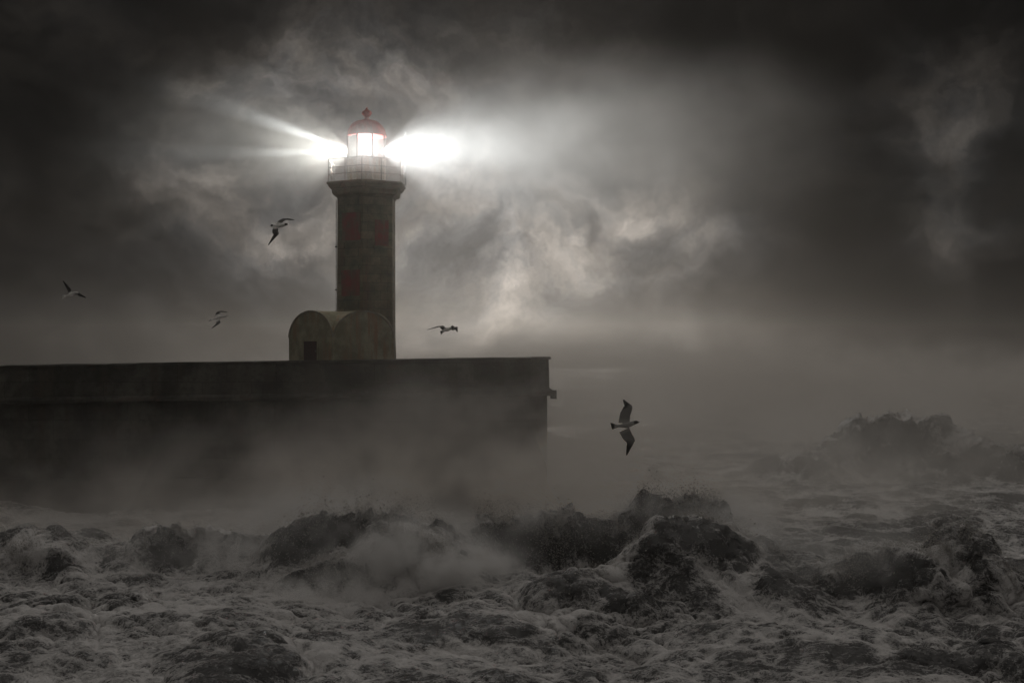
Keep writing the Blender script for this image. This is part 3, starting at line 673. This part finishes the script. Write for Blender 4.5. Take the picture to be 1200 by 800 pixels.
M_mist, kk, out = material('mist and spume')
pv = kk.new('ShaderNodeVolumePrincipled'); pv.inputs['Color'].default_value = (0.95, 0.92, 0.88, 1); pv.inputs['Density'].default_value = 1.0; pv.inputs['Anisotropy'].default_value = 0.42
kk.l.new(pv.outputs[0], out.inputs['Volume'])
M_spume, kk, out = material('white spume')
pv = kk.new('ShaderNodeVolumePrincipled'); pv.inputs['Color'].default_value = (0.99, 0.985, 0.975, 1); pv.inputs['Density'].default_value = 1.0; pv.inputs['Anisotropy'].default_value = 0.0
kk.l.new(pv.outputs[0], out.inputs['Volume'])
def mist_volume(lo, hi, res, banks, label, cut=0.004, warp=5.0, fs=1.0, even=0.0, mat=None):
    """a voxel cloud of mist: banks are px, py, distance, radii in metres (x, y, z), density"""
    ng = bpy.data.node_groups.new('mist field', 'GeometryNodeTree'); mat = mat or M_mist
    ng.interface.new_socket('Geometry', in_out='OUTPUT', socket_type='NodeSocketGeometry')
    gk = NT(ng); vc = gk.new('GeometryNodeVolumeCube'); gpos = gk.new('GeometryNodeInputPosition').outputs[0]
    for nm, v in (('Min', lo), ('Max', hi), ('Resolution X', res[0]), ('Resolution Y', res[1]), ('Resolution Z', res[2])): vc.inputs[nm].default_value = v
    nw = gk.noise(gpos, 0.22 * fs, 4, 0.55).outputs['Color']
    gwp = gk.vmath('ADD', gpos, gk.vmath('SCALE', gk.vmath('SUBTRACT', nw, (.5, .5, .5)), scale=warp))
    gws = gk.vmath('ADD', gk.vmath('SCALE', gwp, scale=.35), gk.vmath('SCALE', gpos, scale=.65))
    na = gk.noise(gk.vmath('MULTIPLY', gwp, (1, 1, 1.3)), 0.30 * fs, 5, 0.6).outputs[0]
    nb = gk.noise(gwp, 1.1 * fs, 4, 0.65).outputs[0]
    fine = gk.math('ADD', gk.math('MULTIPLY', na, 0.65), gk.math('MULTIPLY', nb, 0.35))
    tot = None
    for px, py, Y, rx, ry, rz, am in banks:
        dv = gk.vmath('MULTIPLY', gk.vmath('SUBTRACT', gwp if rx > 3 else gws, tuple(P(px, py, Y))), (1 / rx, 1 / ry, 1 / rz))
        e = gk.math('MULTIPLY', gk.math('EXPONENT', gk.math('MULTIPLY', gk.vmath('DOT_PRODUCT', dv, dv), -0.9)), am)
        tot = e if tot is None else gk.math('ADD', tot, e)
    dens = gk.math('MULTIPLY', tot, gk.math('ADD', gk.math('MULTIPLY', gk.smooth(fine, 0.44 if fs > 1 else 0.38, 0.58 if fs > 1 else 0.64), (1.9 if fs > 1 else 1.5) * (1 - even)), 0.75 * even))
    zz = gk.sep(gpos)[2]; dens = gk.math('MULTIPLY', dens, gk.smooth(zz, hi[2] - 0.5, lo[2] + 0.45 * (hi[2] - lo[2]) if lo[2] < 5 and fs == 1 else hi[2] - 1.0))
    gk.put(vc.inputs['Density'], gk.math('MAXIMUM', gk.math('SUBTRACT', dens, cut), 0.0))
    sm_ = gk.new('GeometryNodeSetMaterial'); sm_.inputs['Material'].default_value = mat
    gk.l.new(vc.outputs[0], sm_.inputs[0]); go = gk.new('NodeGroupOutput'); gk.l.new(sm_.outputs[0], go.inputs[0])
    mm_ = bpy.data.meshes.new('mist'); o = bpy.data.objects.new('mist', mm_); COL.objects.link(o); mm_.materials.append(mat)
    o.modifiers.new('mist field', 'NODES').node_group = ng
    return tag(o, label, 'mist', 'stuff')
# banks: px, py, distance, radii in metres (x, y, z), density
BANKS = [(120, 590, 51, 13, 4.0, 1.7, .07), (330, 580, 51, 9, 4.0, 2.0, .10), (520, 560, 52, 8, 3.5, 2.6, .15), (600, 520, 54, 5, 2.4, 2.4, .14), (640, 560, 53, 7, 4, 2.2, .13),
         (470, 500, 54, 4.5, 1.6, 1.7, .07), (420, 450, 55, 3.0, 1.2, 1.2, .05), (780, 575, 55, 9, 6, 1.8, .09), (950, 560, 60, 9, 7, 1.9, .07), (1100, 560, 66, 9, 5, 2.5, .06),
         (700, 480, 62, 6, 5, 2.5, .07), (655, 470, 58, 3.5, 3, 2.6, .12), (1050, 500, 69, 6, 2.0, 2.6, .08),
         (690, 470, 96, 18, 12, 4.5, .12), (930, 480, 104, 18, 12, 3.6, .07), (560, 430, 110, 20, 10, 4.0, .07), (1180, 470, 108, 14, 10, 3.6, .09), (780, 430, 120, 24, 8, 5.0, .10), (1080, 440, 122, 20, 7, 4.0, .07),
         (90, 612, 46, 10, 2.5, 1.0, .13), (270, 618, 46, 8, 2.5, 1.2, .13), (560, 590, 47, 8, 2.5, 1.5, .15), (720, 580, 47, 7, 3, 1.4, .13),
         (1050, 515, 71, 4.5, 2.0, 2.0, .16), (1150, 540, 69, 4, 2.0, 1.5, .16), (950, 545, 69, 4, 2.0, 1.3, .12)]

mist_volume((-55, 28, -1.0), (55, 132, 12.0), (360, 210, 56), BANKS, 'drifting sea mist and spume between the breakers and the pier')
SPUME = [(190, 632, 40.3, 2.9, 1.2, .9, .16), (800, 602, 41.0, 1.9, 1.1, .55, .55), (610, 612, 40.6, 2.4, 1.0, .5, .30), (1090, 662, 35.4, 1.4, .9, .45, .6), (865, 640, 37.2, 1.2, .9, .5, .6),
         (400, 625, 40.2, 2.4, 1.6, 1.3, .5), (487, 655, 37.6, 1.5, .8, .75, 4.0), (545, 668, 37.9, 1.2, .8, .45, 3.0), (330, 640, 41, 2.2, 1.6, 1.2, .35), (385, 688, 36.6, 1.5, .7, .32, 1.8),
         (200, 640, 43.5, 3.2, 1.6, 1.0, .14), (40, 640, 43, 2.4, 1.6, 0.9, .14), (690, 625, 43, 2.0, 1.4, .8, .22), (760, 635, 43, 1.6, 1.2, 0.8, .28), (860, 632, 39.5, 1.7, 1.3, .9, .5), (880, 660, 40, 2.0, 1.4, .8, .16),
         (985, 680, 36.0, 1.6, 1.0, .9, .5), (1030, 655, 37.5, 1.3, 1.0, .8, .3), (1150, 700, 36, 1.5, 1.2, .7, .28)]
mist_volume((-18, 33, -0.5), (17, 46, 4.2), (330, 120, 48), SPUME, 'torn white spume bursting off the near breakers', 0.02, 2.4, 2.6, 0.0, M_spume)
mist_volume((-26, 53, 9), (16, 75, 22.5), (150, 80, 60), [(372, 185, 63.3, 2.6, 2.4, 2.2, .075), (270, 160, 63, 5.0, 3.5, 2.4, .03), (484, 182, 63.3, 2.8, 2.4, 2.4, .045), (580, 178, 63, 5.0, 3.5, 2.9, .06), (680, 170, 63, 5.5, 3.5, 3.2, .10),
    (800, 162, 63, 5.5, 3.5, 3.2, .09), (430, 186, 61.5, 2.0, 1.2, 1.15, .36)], 'damp mist glowing white round the lighthouse lantern', 0.001, 1.6, 1.0, 0.65)
